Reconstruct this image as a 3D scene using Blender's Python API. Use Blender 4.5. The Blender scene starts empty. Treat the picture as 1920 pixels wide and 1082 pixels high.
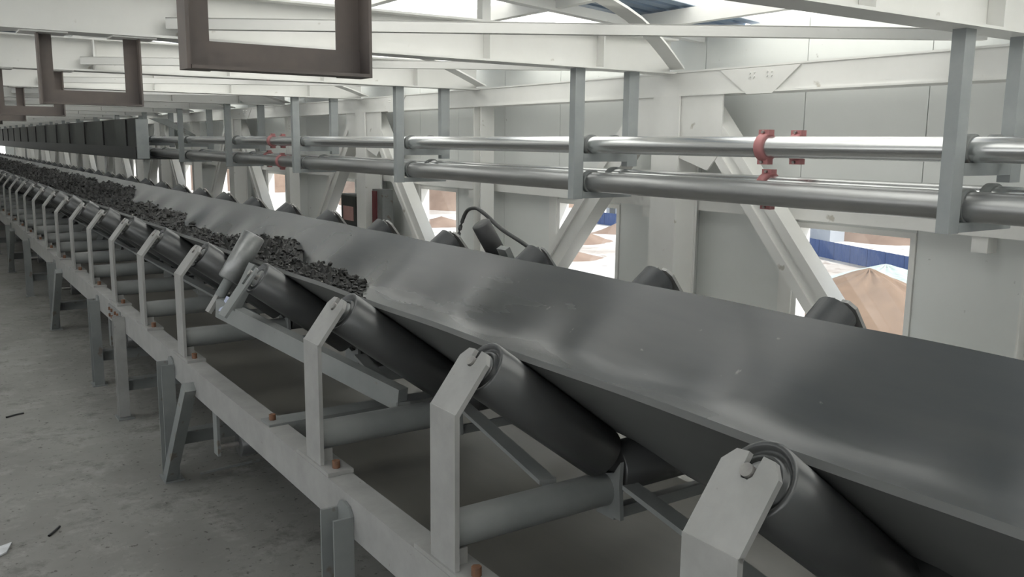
import bpy, bmesh, math, random
from mathutils import Vector, Matrix
random.seed(7)
SC = bpy.context.scene
COL = SC.collection
# ------------------------------------------------------------------ camera
F_PX = 1660.0
PITCH, YAW, ROLL = math.radians(9.375), math.radians(34.06), math.radians(0.57)
cp, sp, cy_, sy_ = math.cos(PITCH), math.sin(PITCH), math.cos(YAW), math.sin(YAW)
FW = Vector((sy_ * cp, cy_ * cp, -sp)); RT = Vector((cy_, -sy_, 0)); UP = RT.cross(FW)
RT, UP = RT * math.cos(ROLL) + UP * math.sin(ROLL), UP * math.cos(ROLL) - RT * math.sin(ROLL)
cam_d = bpy.data.cameras.new('camera'); cam = bpy.data.objects.new('camera', cam_d); COL.objects.link(cam)
cam_d.sensor_width = 36.0; cam_d.lens = F_PX / 1920 * 36.0; cam_d.clip_start = 0.05; cam_d.clip_end = 600
cam.matrix_world = Matrix(((RT.x, UP.x, -FW.x, 0), (RT.y, UP.y, -FW.y, 0), (RT.z, UP.z, -FW.z, 1.6), (0, 0, 0, 1)))
SC.camera = cam
# ------------------------------------------------------------------ world, sun, exposure
W = bpy.data.worlds.new('sky'); SC.world = W; W.use_nodes = True
wn = W.node_tree.nodes; wl = W.node_tree.links; wn.clear()
wo = wn.new('ShaderNodeOutputWorld'); wb = wn.new('ShaderNodeBackground')
tc = wn.new('ShaderNodeTexCoord'); sx = wn.new('ShaderNodeSeparateXYZ'); rmp = wn.new('ShaderNodeValToRGB')
wl.new(tc.outputs['Generated'], sx.inputs[0]); wl.new(sx.outputs['Z'], rmp.inputs[0])
rmp.color_ramp.elements[0].position = 0.0; rmp.color_ramp.elements[0].color = (0.95, 0.95, 0.94, 1)
rmp.color_ramp.elements[1].position = 0.7; rmp.color_ramp.elements[1].color = (0.72, 0.81, 0.93, 1)
wl.new(rmp.outputs[0], wb.inputs[0]); wb.inputs[1].default_value = 1.0; wl.new(wb.outputs[0], wo.inputs[0])
sun_d = bpy.data.lights.new('sun', 'SUN'); sun_d.energy = 3.2; sun_d.angle = math.radians(1.5); sun_d.color = (1.0, 0.95, 0.87)
sun = bpy.data.objects.new('sun', sun_d); COL.objects.link(sun)
sun.rotation_euler = Vector((-0.42, 0.55, -0.80)).to_track_quat('-Z', 'Y').to_euler()
sun.location = (20, -20, 30)
SC.view_settings.view_transform = 'Standard'; SC.view_settings.look = 'None'
SC.view_settings.gamma = 1.0; SC.view_settings.use_curve_mapping = False
SC.view_settings.exposure = 1.12
SC.cycles.max_bounces = 8; SC.cycles.diffuse_bounces = 5; SC.cycles.glossy_bounces = 3
SC.cycles.transmission_bounces = 6; SC.cycles.transparent_max_bounces = 8

# ------------------------------------------------------------------ materials
def srgb(r, g, b):
    f = lambda c: (c / 255 / 12.92) if c / 255 <= 0.04045 else ((c / 255 + 0.055) / 1.055) ** 2.4
    return (f(r), f(g), f(b))
def mat(name, c1, c2=None, rough=0.6, metal=0.0, scale=6.0, stretch=(1, 1, 1), lo=0.35, hi=0.65, bump=0.0, rough2=None, spots=None, spec=0.5, obj_rand=0.0):
    m = bpy.data.materials.new(name); m.use_nodes = True
    n = m.node_tree.nodes; l = m.node_tree.links
    b = n['Principled BSDF']; b.inputs['Roughness'].default_value = rough; b.inputs['Metallic'].default_value = metal
    b.inputs['Specular IOR Level'].default_value = spec
    c2 = c2 or tuple(x * 0.8 for x in c1)
    t = n.new('ShaderNodeTexCoord'); mp = n.new('ShaderNodeMapping'); mp.inputs['Scale'].default_value = stretch
    l.new(t.outputs['Object'], mp.inputs[0])
    nz = n.new('ShaderNodeTexNoise'); nz.inputs['Scale'].default_value = scale; nz.inputs['Detail'].default_value = 6
    nz.inputs['Roughness'].default_value = 0.62
    l.new(mp.outputs[0], nz.inputs[0])
    r = n.new('ShaderNodeValToRGB'); r.color_ramp.elements[0].position = lo; r.color_ramp.elements[1].position = hi
    r.color_ramp.elements[0].color = (*c1, 1); r.color_ramp.elements[1].color = (*c2, 1)
    l.new(nz.outputs[0], r.inputs[0]); col = r.outputs[0]
    if spots:
        sc_, thr, cs = spots
        n2 = n.new('ShaderNodeTexNoise'); n2.inputs['Scale'].default_value = sc_; n2.inputs['Detail'].default_value = 4
        l.new(t.outputs['Object'], n2.inputs[0])
        r2 = n.new('ShaderNodeValToRGB'); r2.color_ramp.elements[0].position = thr; r2.color_ramp.elements[1].position = thr + 0.06
        r2.color_ramp.elements[0].color = (0, 0, 0, 1); r2.color_ramp.elements[1].color = (1, 1, 1, 1)
        l.new(n2.outputs[0], r2.inputs[0])
        mx = n.new('ShaderNodeMix'); mx.data_type = 'RGBA'
        l.new(r2.outputs[0], mx.inputs[0]); l.new(col, mx.inputs[6]); mx.inputs[7].default_value = (*cs, 1); col = mx.outputs[2]
    l.new(col, b.inputs['Base Color'])
    if rough2 is not None:
        mr = n.new('ShaderNodeMapRange'); mr.inputs[1].default_value = 0.3; mr.inputs[2].default_value = 0.7
        mr.inputs[3].default_value = rough; mr.inputs[4].default_value = rough2
        l.new(nz.outputs[0], mr.inputs[0]); l.new(mr.outputs[0], b.inputs['Roughness'])
    if bump:
        bp = n.new('ShaderNodeBump'); bp.inputs['Strength'].default_value = bump; bp.inputs['Distance'].default_value = 0.01
        l.new(nz.outputs[0], bp.inputs['Height']); l.new(bp.outputs[0], b.inputs['Normal'])
    return m
M = {}
M['white'] = mat('white_paint', (0.78, 0.78, 0.755), (0.83, 0.83, 0.81), 0.5, scale=2.2, spots=(9, 0.70, (0.52, 0.50, 0.45)))
M['panel'] = mat('wall_panel_paint', (0.74, 0.76, 0.745), (0.79, 0.81, 0.795), 0.45, scale=0.8, spots=(14, 0.735, (0.42, 0.42, 0.41)))
M['grey'] = mat('grey_frame_paint', (0.17, 0.18, 0.18), (0.21, 0.218, 0.216), 0.5, scale=4, spots=(22, 0.70, (0.17, 0.16, 0.15)))
M['bracket'] = mat('light_grey_bracket_paint', (0.245, 0.245, 0.238), (0.30, 0.30, 0.292), 0.42, scale=9, spots=(45, 0.72, (0.17, 0.16, 0.15)))
M['dkgrey'] = mat('dark_grey_frame_paint', (0.15, 0.162, 0.162), (0.19, 0.20, 0.198), 0.55, scale=5, spots=(16, 0.62, (0.13, 0.115, 0.10)))
M['hanger'] = mat('hanger_blue_grey_paint', (0.28, 0.305, 0.31), (0.33, 0.352, 0.355), 0.5, scale=5)
M['steelpipe'] = mat('galvanised_pipe', (0.74, 0.75, 0.75), (0.62, 0.63, 0.63), 0.24, 0.9, scale=2, stretch=(2, 0.2, 2), rough2=0.28)
M['dkpipe'] = mat('dull_steel_pipe', (0.46, 0.465, 0.465), (0.36, 0.365, 0.365), 0.33, 0.8, scale=2, stretch=(2, 0.2, 2), rough2=0.40)
M['red'] = mat('red_coupling_paint', (0.50, 0.21, 0.215), (0.43, 0.185, 0.19), 0.5, scale=12)  # red paled towards pink to imitate the bright veil over the pipes
M['brown'] = mat('brown_primer', (0.165, 0.138, 0.124), (0.13, 0.113, 0.106), 0.6, scale=7)
M['belt'] = mat('black_rubber_belt', (0.052, 0.058, 0.062), (0.070, 0.073, 0.073), 0.27, scale=1.1, stretch=(2.2, 0.35, 2.2), rough2=0.275, spots=(15, 0.72, (0.16, 0.157, 0.15)), spec=0.38)
M['beltunder'] = mat('veil_lifted_belt_underside', (0.085, 0.088, 0.087), (0.10, 0.103, 0.101), 0.5, scale=2, stretch=(2, 0.3, 2))  # base raised so the shaded underside looks lifted by veil
M['beltreturn'] = mat('veil_lifted_return_belt', (0.125, 0.121, 0.11), (0.17, 0.163, 0.148), 0.36, scale=1.3, stretch=(3, 0.4, 1), rough2=0.5)  # paler base imitates veil-lifted shade on the lower strand
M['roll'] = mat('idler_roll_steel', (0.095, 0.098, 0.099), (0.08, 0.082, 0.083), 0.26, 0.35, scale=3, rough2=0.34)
M['farroll'] = mat('backlit_far_roll', (0.030, 0.033, 0.036), (0.045, 0.048, 0.051), 0.5, scale=6, spec=0.3)  # darker roll copy, backlit shade of the far side put into the colour
M['cap'] = mat('roll_end_cap', (0.20, 0.205, 0.205), (0.28, 0.285, 0.285), 0.35, 0.5, scale=16)
M['shaft'] = mat('shaft_steel', (0.42, 0.41, 0.39), (0.32, 0.31, 0.30), 0.35, 0.7, scale=30)
M['rust'] = mat('rusty_bolt', (0.22, 0.10, 0.05), (0.13, 0.075, 0.05), 0.75, 0.2, scale=40)
M['coal'] = mat('wet_coal', (0.012, 0.0125, 0.013), (0.030, 0.030, 0.029), 0.45, scale=30, rough2=0.75, spec=0.35)
M['chip'] = mat('pale_stone_chip', (0.45, 0.44, 0.41), (0.30, 0.29, 0.27), 0.35, scale=30)
M['black'] = mat('black_rubber', (0.028, 0.029, 0.030), (0.040, 0.041, 0.042), 0.5, scale=10)
M['enc'] = mat('dark_green_enclosure', (0.035, 0.041, 0.038), (0.055, 0.06, 0.055), 0.55, scale=3)
M['roofblue'] = mat('blue_grey_roof_sheet', (0.21, 0.29, 0.40), (0.26, 0.34, 0.45), 0.45, scale=1.2)
M['sand'] = mat('sand', (0.175, 0.118, 0.078), (0.145, 0.098, 0.066), 0.9, scale=1.3, bump=0.5)
M['dirt'] = mat('brown_earth', (0.145, 0.10, 0.075), (0.20, 0.145, 0.11), 0.95, scale=0.5, bump=0.5)
M['ground'] = mat('pale_site_ground', (0.42, 0.41, 0.38), (0.22, 0.19, 0.165), 0.95, scale=0.10, lo=0.48, hi=0.66, spots=(0.9, 0.62, (0.22, 0.19, 0.165)))
M['tarp'] = mat('pale_green_tarpaulin', (0.36, 0.40, 0.37), (0.24, 0.29, 0.265), 0.6, scale=2.0, stretch=(4, 0.6, 1))
M['fence'] = mat('blue_site_fence', (0.035, 0.07, 0.18), (0.042, 0.08, 0.20), 0.5, scale=2)
M['bldg'] = mat('pale_blue_render', (0.30, 0.325, 0.36), (0.27, 0.295, 0.33), 0.6, scale=1)
M['dkwin'] = mat('dark_window_glass', (0.05, 0.06, 0.07), (0.08, 0.09, 0.10), 0.15, scale=1)
M['cabinet'] = mat('dark_red_cabinet_paint', (0.16, 0.035, 0.04), (0.12, 0.03, 0.035), 0.4, scale=5)
M['pinkprint'] = mat('faded_pink_sign', (0.50, 0.30, 0.28), (0.42, 0.25, 0.23), 0.6, scale=9)
M['paper'] = mat('white_scrap', (0.55, 0.56, 0.58), (0.42, 0.43, 0.44), 0.6, scale=20)
M['blue_tag'] = mat('pale_blue_tag', (0.40, 0.43, 0.58), (0.36, 0.39, 0.52), 0.5, scale=8)

def floor_material():
    m = bpy.data.materials.new('stained_concrete'); m.use_nodes = True
    n = m.node_tree.nodes; l = m.node_tree.links; b = n['Principled BSDF']
    b.inputs['Roughness'].default_value = 0.75
    t = n.new('ShaderNodeTexCoord')
    def noise(s, d, lo, hi, rough=0.6):
        z = n.new('ShaderNodeTexNoise'); z.inputs['Scale'].default_value = s; z.inputs['Detail'].default_value = d; z.inputs['Roughness'].default_value = rough
        l.new(t.outputs['Object'], z.inputs[0])
        r = n.new('ShaderNodeValToRGB'); r.color_ramp.elements[0].position = lo; r.color_ramp.elements[1].position = hi
        l.new(z.outputs[0], r.inputs[0]); return r
    base = noise(1.1, 8, 0.3, 0.7); base.color_ramp.elements[0].color = (0.135, 0.132, 0.122, 1); base.color_ramp.elements[1].color = (0.25, 0.247, 0.234, 1)
    stain = noise(2.2, 10, 0.52, 0.62, 0.8); spk = noise(30, 3, 0.63, 0.68); wht = noise(4.5, 9, 0.52, 0.68, 0.75)
    def mixc(fac, a, c):
        x = n.new('ShaderNodeMix'); x.data_type = 'RGBA'; l.new(fac, x.inputs[0]); l.new(a, x.inputs[6]); x.inputs[7].default_value = (*c, 1); return x.outputs[2]
    def damp(o, k):
        q = n.new('ShaderNodeMath'); q.operation = 'MULTIPLY'; q.inputs[1].default_value = k; l.new(o, q.inputs[0]); return q.outputs[0]
    c = mixc(damp(wht.outputs[0], 0.55), base.outputs[0], (0.31, 0.305, 0.29))
    c = mixc(damp(stain.outputs[0], 0.65), c, (0.07, 0.067, 0.06))
    c = mixc(damp(spk.outputs[0], 0.8), c, (0.06, 0.055, 0.05))
    l.new(c, b.inputs['Base Color'])
    bp = n.new('ShaderNodeBump'); bp.inputs['Strength'].default_value = 0.25; bp.inputs['Distance'].default_value = 0.01
    l.new(base.outputs[0], bp.inputs['Height']); l.new(bp.outputs[0], b.inputs['Normal'])
    return m
M['floor'] = floor_material()
def skylight_material():
    m = bpy.data.materials.new('translucent_roof_panel'); m.use_nodes = True
    n = m.node_tree.nodes; l = m.node_tree.links; n.clear()
    o = n.new('ShaderNodeOutputMaterial'); mx = n.new('ShaderNodeMixShader'); tr = n.new('ShaderNodeBsdfTranslucent'); df = n.new('ShaderNodeBsdfDiffuse')
    nz = n.new('ShaderNodeTexNoise'); nz.inputs['Scale'].default_value = 1.5
    r = n.new('ShaderNodeValToRGB'); r.color_ramp.elements[0].color = (0.93, 0.92, 0.88, 1); r.color_ramp.elements[1].color = (0.97, 0.96, 0.93, 1)
    l.new(nz.outputs[0], r.inputs[0]); l.new(r.outputs[0], tr.inputs[0]); l.new(r.outputs[0], df.inputs[0])
    mx.inputs[0].default_value = 0.04; l.new(tr.outputs[0], mx.inputs[1]); l.new(df.outputs[0], mx.inputs[2]); l.new(mx.outputs[0], o.inputs[0])
    return m
M['skylight'] = skylight_material()
def glass_material():
    m = bpy.data.materials.new('window_glass'); m.use_nodes = True
    n = m.node_tree.nodes; l = m.node_tree.links; n.clear()
    o = n.new('ShaderNodeOutputMaterial'); mx = n.new('ShaderNodeMixShader'); tr = n.new('ShaderNodeBsdfTransparent'); gl = n.new('ShaderNodeBsdfGlossy')
    nz = n.new('ShaderNodeTexNoise'); nz.inputs['Scale'].default_value = 3
    mr = n.new('ShaderNodeMapRange'); mr.inputs[3].default_value = 0.02; mr.inputs[4].default_value = 0.06
    l.new(nz.outputs[0], mr.inputs[0]); l.new(mr.outputs[0], mx.inputs[0])
    gl.inputs['Roughness'].default_value = 0.05; l.new(tr.outputs[0], mx.inputs[1]); l.new(gl.outputs[0], mx.inputs[2]); l.new(mx.outputs[0], o.inputs[0])
    return m
M['glass'] = glass_material()

# ------------------------------------------------------------------ mesh helpers
class MB:
    def __init__(s): s.v = []; s.f = []; s.sm = []
    def _add(s, vs, fs, smooth=False):
        k = len(s.v); s.v += [tuple(p) for p in vs]
        for f in fs: s.f.append(tuple(i + k for i in f)); s.sm.append(smooth)
        return s
    def box(s, x0, x1, y0, y1, z0, z1):
        vs = [(x, y, z) for z in (z0, z1) for y in (y0, y1) for x in (x0, x1)]
        return s._add(vs, [(0, 2, 3, 1), (4, 5, 7, 6), (0, 1, 5, 4), (2, 6, 7, 3), (0, 4, 6, 2), (1, 3, 7, 5)])
    def frame(s, a, b, ref=(0, 0, 1)):
        a, b = Vector(a), Vector(b); d = (b - a).normalized(); ref = Vector(ref)
        if abs(d.dot(ref)) > 0.98: ref = Vector((1, 0, 0))
        u = d.cross(ref).normalized(); w = u.cross(d).normalized(); return a, b, d, u, w
    def beam(s, a, b, wu, ww, ref=(0, 0, 1)):
        a, b, d, u, w = s.frame(a, b, ref); vs = []
        for p in (a, b):
            for q in ((-1, -1), (1, -1), (1, 1), (-1, 1)): vs.append(p + u * (q[0] * wu / 2) + w * (q[1] * ww / 2))
        return s._add(vs, [(0, 1, 2, 3), (7, 6, 5, 4), (0, 4, 5, 1), (1, 5, 6, 2), (2, 6, 7, 3), (3, 7, 4, 0)])
    def ibeam(s, a, b, fl, h, t, ref=(0, 0, 1)):   # flange width, height, thickness
        a, b, d, u, w = s.frame(a, b, ref)
        for off in (-h / 2 + t / 2, h / 2 - t / 2): s.beam(a + w * off, b + w * off, fl, t, ref)
        return s.beam(a, b, t * 0.8, h - 2 * t, ref)
    def lathe(s, a, b, prof, n=24, smooth=True):   # prof: (t along a->b in metres, radius)
        a, b, d, u, w = s.frame(a, b); vs = []; fs = []
        for t, r in prof:
            for i in range(n):
                an = 2 * math.pi * i / n; vs.append(a + d * t + (u * math.cos(an) + w * math.sin(an)) * r)
        for j in range(len(prof) - 1):
            for i in range(n):
                k = (i + 1) % n; fs.append((j * n + i, j * n + k, (j + 1) * n + k, (j + 1) * n + i))
        s._add(vs, fs, smooth)
        if prof[0][1] > 1e-6: s._add(vs[:n], [tuple(range(n - 1, -1, -1))])
        if prof[-1][1] > 1e-6: s._add(vs[-n:], [tuple(range(n))])
        return s
    def cyl(s, a, b, r, n=16):
        L = (Vector(b) - Vector(a)).length; return s.lathe(a, b, [(0, r), (L, r)], n)
    def prism(s, poly, axis):    # poly: list of 3-D points, extruded by vector axis
        axis = Vector(axis); n = len(poly); p = [Vector(q) for q in poly]
        vs = p + [q + axis for q in p]
        fs = [tuple(range(n - 1, -1, -1)), tuple(range(n, 2 * n))] + [(i, (i + 1) % n, (i + 1) % n + n, i + n) for i in range(n)]
        return s._add(vs, fs)
    def tube(s, pts, r, n=10):
        pts = [Vector(p) for p in pts]; vs = []; fs = []
        for i, p in enumerate(pts):
            d = (pts[min(i + 1, len(pts) - 1)] - pts[max(i - 1, 0)]).normalized()
            ref = Vector((0, 0, 1)) if abs(d.z) < 0.95 else Vector((1, 0, 0))
            u = d.cross(ref).normalized(); w = u.cross(d)
            for j in range(n):
                an = 2 * math.pi * j / n; vs.append(p + (u * math.cos(an) + w * math.sin(an)) * r)
        for i in range(len(pts) - 1):
            for j in range(n):
                k = (j + 1) % n; fs.append((i * n + j, i * n + k, (i + 1) * n + k, (i + 1) * n + j))
        return s._add(vs, fs, True)
    def mesh(s, name, mt, origin=(0, 0, 0)):
        o = Vector(origin); me = bpy.data.meshes.new(name)
        me.from_pydata([tuple(Vector(p) - o) for p in s.v], [], s.f)
        me.polygons.foreach_set('use_smooth', s.sm)
        bm = bmesh.new(); bm.from_mesh(me); bmesh.ops.recalc_face_normals(bm, faces=bm.faces)
        bm.to_mesh(me); bm.free(); me.materials.append(mt); me.update(); return me
    def build(s, name, mt, parent=None, origin=None):
        if origin is None: origin = wloc(parent) if parent else (0, 0, 0)
        ob = bpy.data.objects.new(name, s.mesh(name, mt, origin)); COL.objects.link(ob)
        if parent: ob.parent = parent
        else: ob.location = origin
        return ob
def wloc(o):
    v = Vector((0, 0, 0))
    while o: v = v + o.location; o = o.parent
    return v
def tag(o, label=None, cat=None, group=None, kind=None):
    if label: o['label'] = label
    if cat: o['category'] = cat
    if group: o['group'] = group
    if kind: o['kind'] = kind
    return o
def empty(name, loc):
    o = bpy.data.objects.new(name, None); o.empty_display_size = 0.1; COL.objects.link(o); o.location = loc; return o
def copy_tree(o, parent=None):
    c = o.copy(); COL.objects.link(c); c.parent = parent
    for ch in o.children: copy_tree(ch, c)
    return c
ONES = ['zeroth', 'first', 'second', 'third', 'fourth', 'fifth', 'sixth', 'seventh', 'eighth', 'ninth', 'tenth', 'eleventh', 'twelfth', 'thirteenth', 'fourteenth', 'fifteenth', 'sixteenth', 'seventeenth', 'eighteenth', 'nineteenth']
def nth(k):
    if k < 20: return ONES[k]
    t = {2: 'twent', 3: 'thirt', 4: 'fort', 5: 'fift'}[k // 10]
    return t + 'ieth' if k % 10 == 0 else t + 'y-' + ONES[k % 10]

# ------------------------------------------------------------------ layout
Y0, Y1 = -7.0, 56.0
XL, XR = -2.65, 4.90            # inner faces of the side walls
BY = lambda k: 2.14 + 2.635 * k  # roof beams / columns / hangers
NB = range(-3, 21)
WINC = lambda k: 3.41 + 2.66 * k
XT = 4.66                        # right truss plane
CX = 1.71                        # conveyor centre line

# ------------------------------------------------------------------ setting
fl = MB().box(XL - 0.1, XR + 0.1, Y0, Y1, -0.2, 0).build('floor', M['floor']); tag(fl, 'stained grey concrete gallery floor', 'floor', kind='structure')

def side_wall(name, xin, xout, label, first, last, visible):
    lo_, hi_ = min(xin, xout), max(xin, xout)
    base = MB().box(lo_, hi_, Y0, Y1, -0.35, 0.10).build(name, M['panel']); tag(base, label, 'wall', kind='structure')
    g = 0.003
    edges = []
    y = Y0
    for k in range(first, last + 1):
        a, b = WINC(k) - 0.43, WINC(k) + 0.43
        if b > Y1 or a < Y0: continue
        if y < a:
            mid = (y + a) / 2
            for p, q in ((y, mid), (mid, a)):
                MB().box(lo_, hi_, p + g, q - g, 0.10, 2.42).build('wall_panel', M['panel'], base)
        MB().box(lo_, hi_, a + g, b - g, 1.095, 2.42).build('wall_panel', M['panel'], base)
        MB().box(lo_, hi_, a + g, b - g, 0.10, 0.40).build('wall_panel', M['panel'], base)
        y = b
    mid = (y + Y1) / 2
    for p, q in ((y, mid), (mid, Y1)): MB().box(lo_, hi_, p + g, q - g, 0.10, 2.42).build('wall_panel', M['panel'], base)
    return base
WK = range(-3, 20)
side_wall('wall_right', XR, XR + 0.09, 'pale grey sandwich panel wall with windows behind the pipes', -3, 19, True)
wl_ = MB().box(XL - 0.09, XL, Y0, -2.6, -0.35, 0.10).box(XL - 0.09, XL, 0.3, Y1, -0.35, 0.10).build('wall_left', M['panel'])
tag(wl_, 'pale grey sandwich panel wall on the walkway side', 'wall', kind='structure')
LP = [(Y0, -4.8), (-4.8, -2.6)] + [(0.3 + 2.53 * i, 0.3 + 2.53 * (i + 1)) for i in range(22)]
for i, (p, q) in enumerate(LP):
    q = min(q, Y1)
    if i > 4:
        MB().box(XL - 0.09, XL, p + 0.003, q - 0.003, 0.10, 2.42).build('wall_panel', M['panel'], wl_)
        continue
    MB().box(XL - 0.09, XL, p + 0.003, q - 0.003, 0.10, 0.60).build('wall_panel', M['panel'], wl_)
    MB().box(XL - 0.09, XL, p + 0.003, q - 0.003, 2.15, 2.42).build('wall_panel', M['panel'], wl_)
    MB().box(XL - 0.09, XL, p + 0.003, p + 0.10, 0.603, 2.147).build('wall_panel', M['panel'], wl_)
    w = MB().box(XL - 0.08, XL + 0.01, p + 0.103, p + 0.14, 0.60, 2.15).box(XL - 0.08, XL + 0.01, q - 0.04, q - 0.003, 0.60, 2.15).box(XL - 0.08, XL + 0.01, p + 0.141, q - 0.041, 0.60, 0.64).box(XL - 0.08, XL + 0.01, p + 0.141, q - 0.041, 2.11, 2.15).build('window_%d' % (30 + i), M['white'])  # unseen ribbon windows, added for fill light from the left
    w['kind'] = 'structure'
    MB().box(XL - 0.045, XL - 0.041, p + 0.135, q - 0.035, 0.635, 2.115).build('pane', M['glass'], w)
MB().box(XL - 0.09, XL, -2.597, 0.297, 2.25, 2.42).build('wall_panel', M['panel'], wl_)
dr = MB().box(XL - 0.10, XL + 0.02, -2.6, -2.52, 0.0, 2.25).box(XL - 0.10, XL + 0.02, 0.22, 0.3, 0.0, 2.25).box(XL - 0.10, XL + 0.02, -2.519, 0.219, 2.17, 2.25).build('door_1', M['white'])  # unseen opening, added to light the nearest brackets
tag(dr, 'added open doorway in the unseen walkway side wall', 'doorway', kind='structure')
n_w = 0
for side, xin, sg in (('r', XR, 1),):
    for k in WK:
        if WINC(k) + 0.5 > Y1: continue
        n_w += 1; c = WINC(k)
        X = lambda d: xin + sg * d
        def bx(m, d0, d1, y0, y1, z0, z1): m.box(min(X(d0), X(d1)), max(X(d0), X(d1)), y0, y1, z0, z1)
        e = MB(); a, b = c - 0.43, c + 0.43
        bx(e, -0.012, 0.09, a, a + 0.035, 0.435, 1.06); bx(e, -0.012, 0.09, b - 0.035, b, 0.435, 1.06)
        bx(e, -0.012, 0.09, a, b, 1.06, 1.095); bx(e, -0.02, 0.09, a, b, 0.40, 0.435)
        bx(e, -0.025, -0.001, b + 0.001, b + 0.11, 0.38, 1.11)      # casing board on the far jamb
        w = e.build('window_%d' % n_w, M['white']); w['kind'] = 'structure'
        m = MB(); bx(m, 0.045, 0.049, a + 0.03, b - 0.03, 0.43, 1.065); m.build('pane', M['glass'], w)
back = MB().box(XL - 0.1, XR + 0.1, Y0 - 0.1, Y0, -0.3, 3.0).build('wall_back', M['panel']); tag(back, 'pale end wall behind the camera', 'wall', kind='structure')
endw = MB()
endw.box(XL - 0.1, 1.0, Y1, Y1 + 0.1, -0.3, 3.0); endw.box(1.0, 4.4, Y1, Y1 + 0.1, 1.9, 3.0); endw.box(4.4, XR + 0.1, Y1, Y1 + 0.1, -0.3, 3.0)
tag(endw.build('wall_far', M['panel']), 'pale far end wall with the opening the belt runs out of', 'wall', kind='structure')

# roof: ribbed sheets and translucent panels in two slopes
XRIDGE, ZE, ZR = 1.1, 2.44, 2.78
def roof_sheet(y0, y1, side, mt, nm, parent):
    m = MB(); xa = XR + 0.12 if side > 0 else XL - 0.12
    L = y1 - y0; nr = max(3, round(L / 0.25)); ys = []
    for i in range(nr):
        a = y0 + L * i / nr; p = L / nr
        ys += [(a, 0), (a + p * 0.62, 0), (a + p * 0.72, 0.03), (a + p * 0.90, 0.03)]
    ys.append((y1, 0))
    vs = []
    for t in (0, 0.006):
        for (yy, zz) in ys:
            vs.append((xa, yy, ZE + zz + t)); vs.append((XRIDGE, yy, ZR + zz + t))
    n = len(ys); fs = []
    for t in range(2):
        for i in range(n - 1):
            k = t * 2 * n + 2 * i; fs.append((k, k + 1, k + 3, k + 2))
    m._add(vs, fs); return m.build(nm, mt, parent)
ceil = MB().box(XRIDGE - 0.15, XRIDGE + 0.15, Y0, Y1, ZR + 0.045, ZR + 0.06).build('ceiling', M['roofblue'])
tag(ceil, 'low pitched roof of blue sheets and white translucent panels', 'roof', kind='structure')
for side in (1, -1):
    for k in NB:
        ya = BY(k); yb = BY(k + 1)
        if ya < Y0: ya = Y0
        yb = min(yb, Y1)
        if ya >= yb: continue
        sh = (0.66 if side > 0 else 0.36) if k < 3 else (0.36 if side > 0 else 0.24)
        ym = ya + (yb - ya) * 0.18; yn = ym + (yb - ya) * sh
        roof_sheet(ya, ym, side, M['roofblue'], 'roof_sheet', ceil)
        roof_sheet(ym, yn, side, M['skylight'], 'skylight_panel', ceil)
        roof_sheet(yn, yb, side, M['roofblue'], 'roof_sheet', ceil)

# purlins along the roof
for side, xs in ((1, (4.35, 3.55, 2.75, 1.95)), (-1, (0.25, -0.55, -1.35, -2.15))):
    for j, x in enumerate(xs):
        z = ZR - (ZR - ZE) * abs(x - XRIDGE) / 3.9 - 0.012
        m = MB().prism([(x + a, Y0, z + b) for a, b in ((-0.03, 0), (0.03, 0), (0.03, -0.01), (-0.022, -0.01), (-0.022, -0.09), (0.03, -0.09), (0.03, -0.10), (-0.03, -0.10))], (0, Y1 - Y0, 0))
        tag(m.build('roof_purlin', M['white'], None, (x, Y0, z - 0.1)), '%s white roof purlin from the %s wall under the roof sheets' % (nth(j + 1), 'right' if side > 0 else 'left'), 'purlin', 'roof purlins')
# roof beams with rafters
ZB = 2.09
ZBT = 2.33
for k in NB:
    y = BY(k)
    if y < Y0 + 0.2 or y > Y1 - 0.2: continue
    r = empty('roof_beam', (1.0, y, ZB))
    lab = 'white steel roof beam overhead, %s from the photo\'s right edge' % nth(k + 1) if k >= 0 else 'white steel roof beam behind the camera'
    tag(r, lab, 'beam', 'white roof cross beams')
    MB().ibeam((XL + 0.35, y, (ZB + ZBT) / 2), (XT - 0.09, y, (ZB + ZBT) / 2), 0.17, ZBT - ZB, 0.012).build('girder', M['white'], r)
    for x in (-1.6, -0.55, 0.25, 1.2, 2.2, 3.0, 3.9):
        for s in (-1, 1):
            m = MB(); m.box(x - 0.005, x + 0.005, y + s * 0.006 if s > 0 else y - 0.08, y + 0.08 if s > 0 else y - 0.006, ZB + 0.012, ZBT - 0.012); m.build('stiffener', M['white'], r)
    for xe in (XR - 0.02, XL + 0.02):
        m = MB(); m.beam((xe, y, 2.36 if xe > 0 else 2.36), (XRIDGE, y, ZR - 0.12), 0.07, 0.06); m.build('rafter', M['white'], r)
    for x in (XRIDGE, 3.0, -0.8):
        zt = ZR - 0.15 - (ZR - 0.12 - 2.36) * abs(x - XRIDGE) / 3.8
        MB().box(x - 0.03, x + 0.03, y - 0.03, y + 0.03, ZBT, zt).build('strut', M['white'], r)
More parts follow.
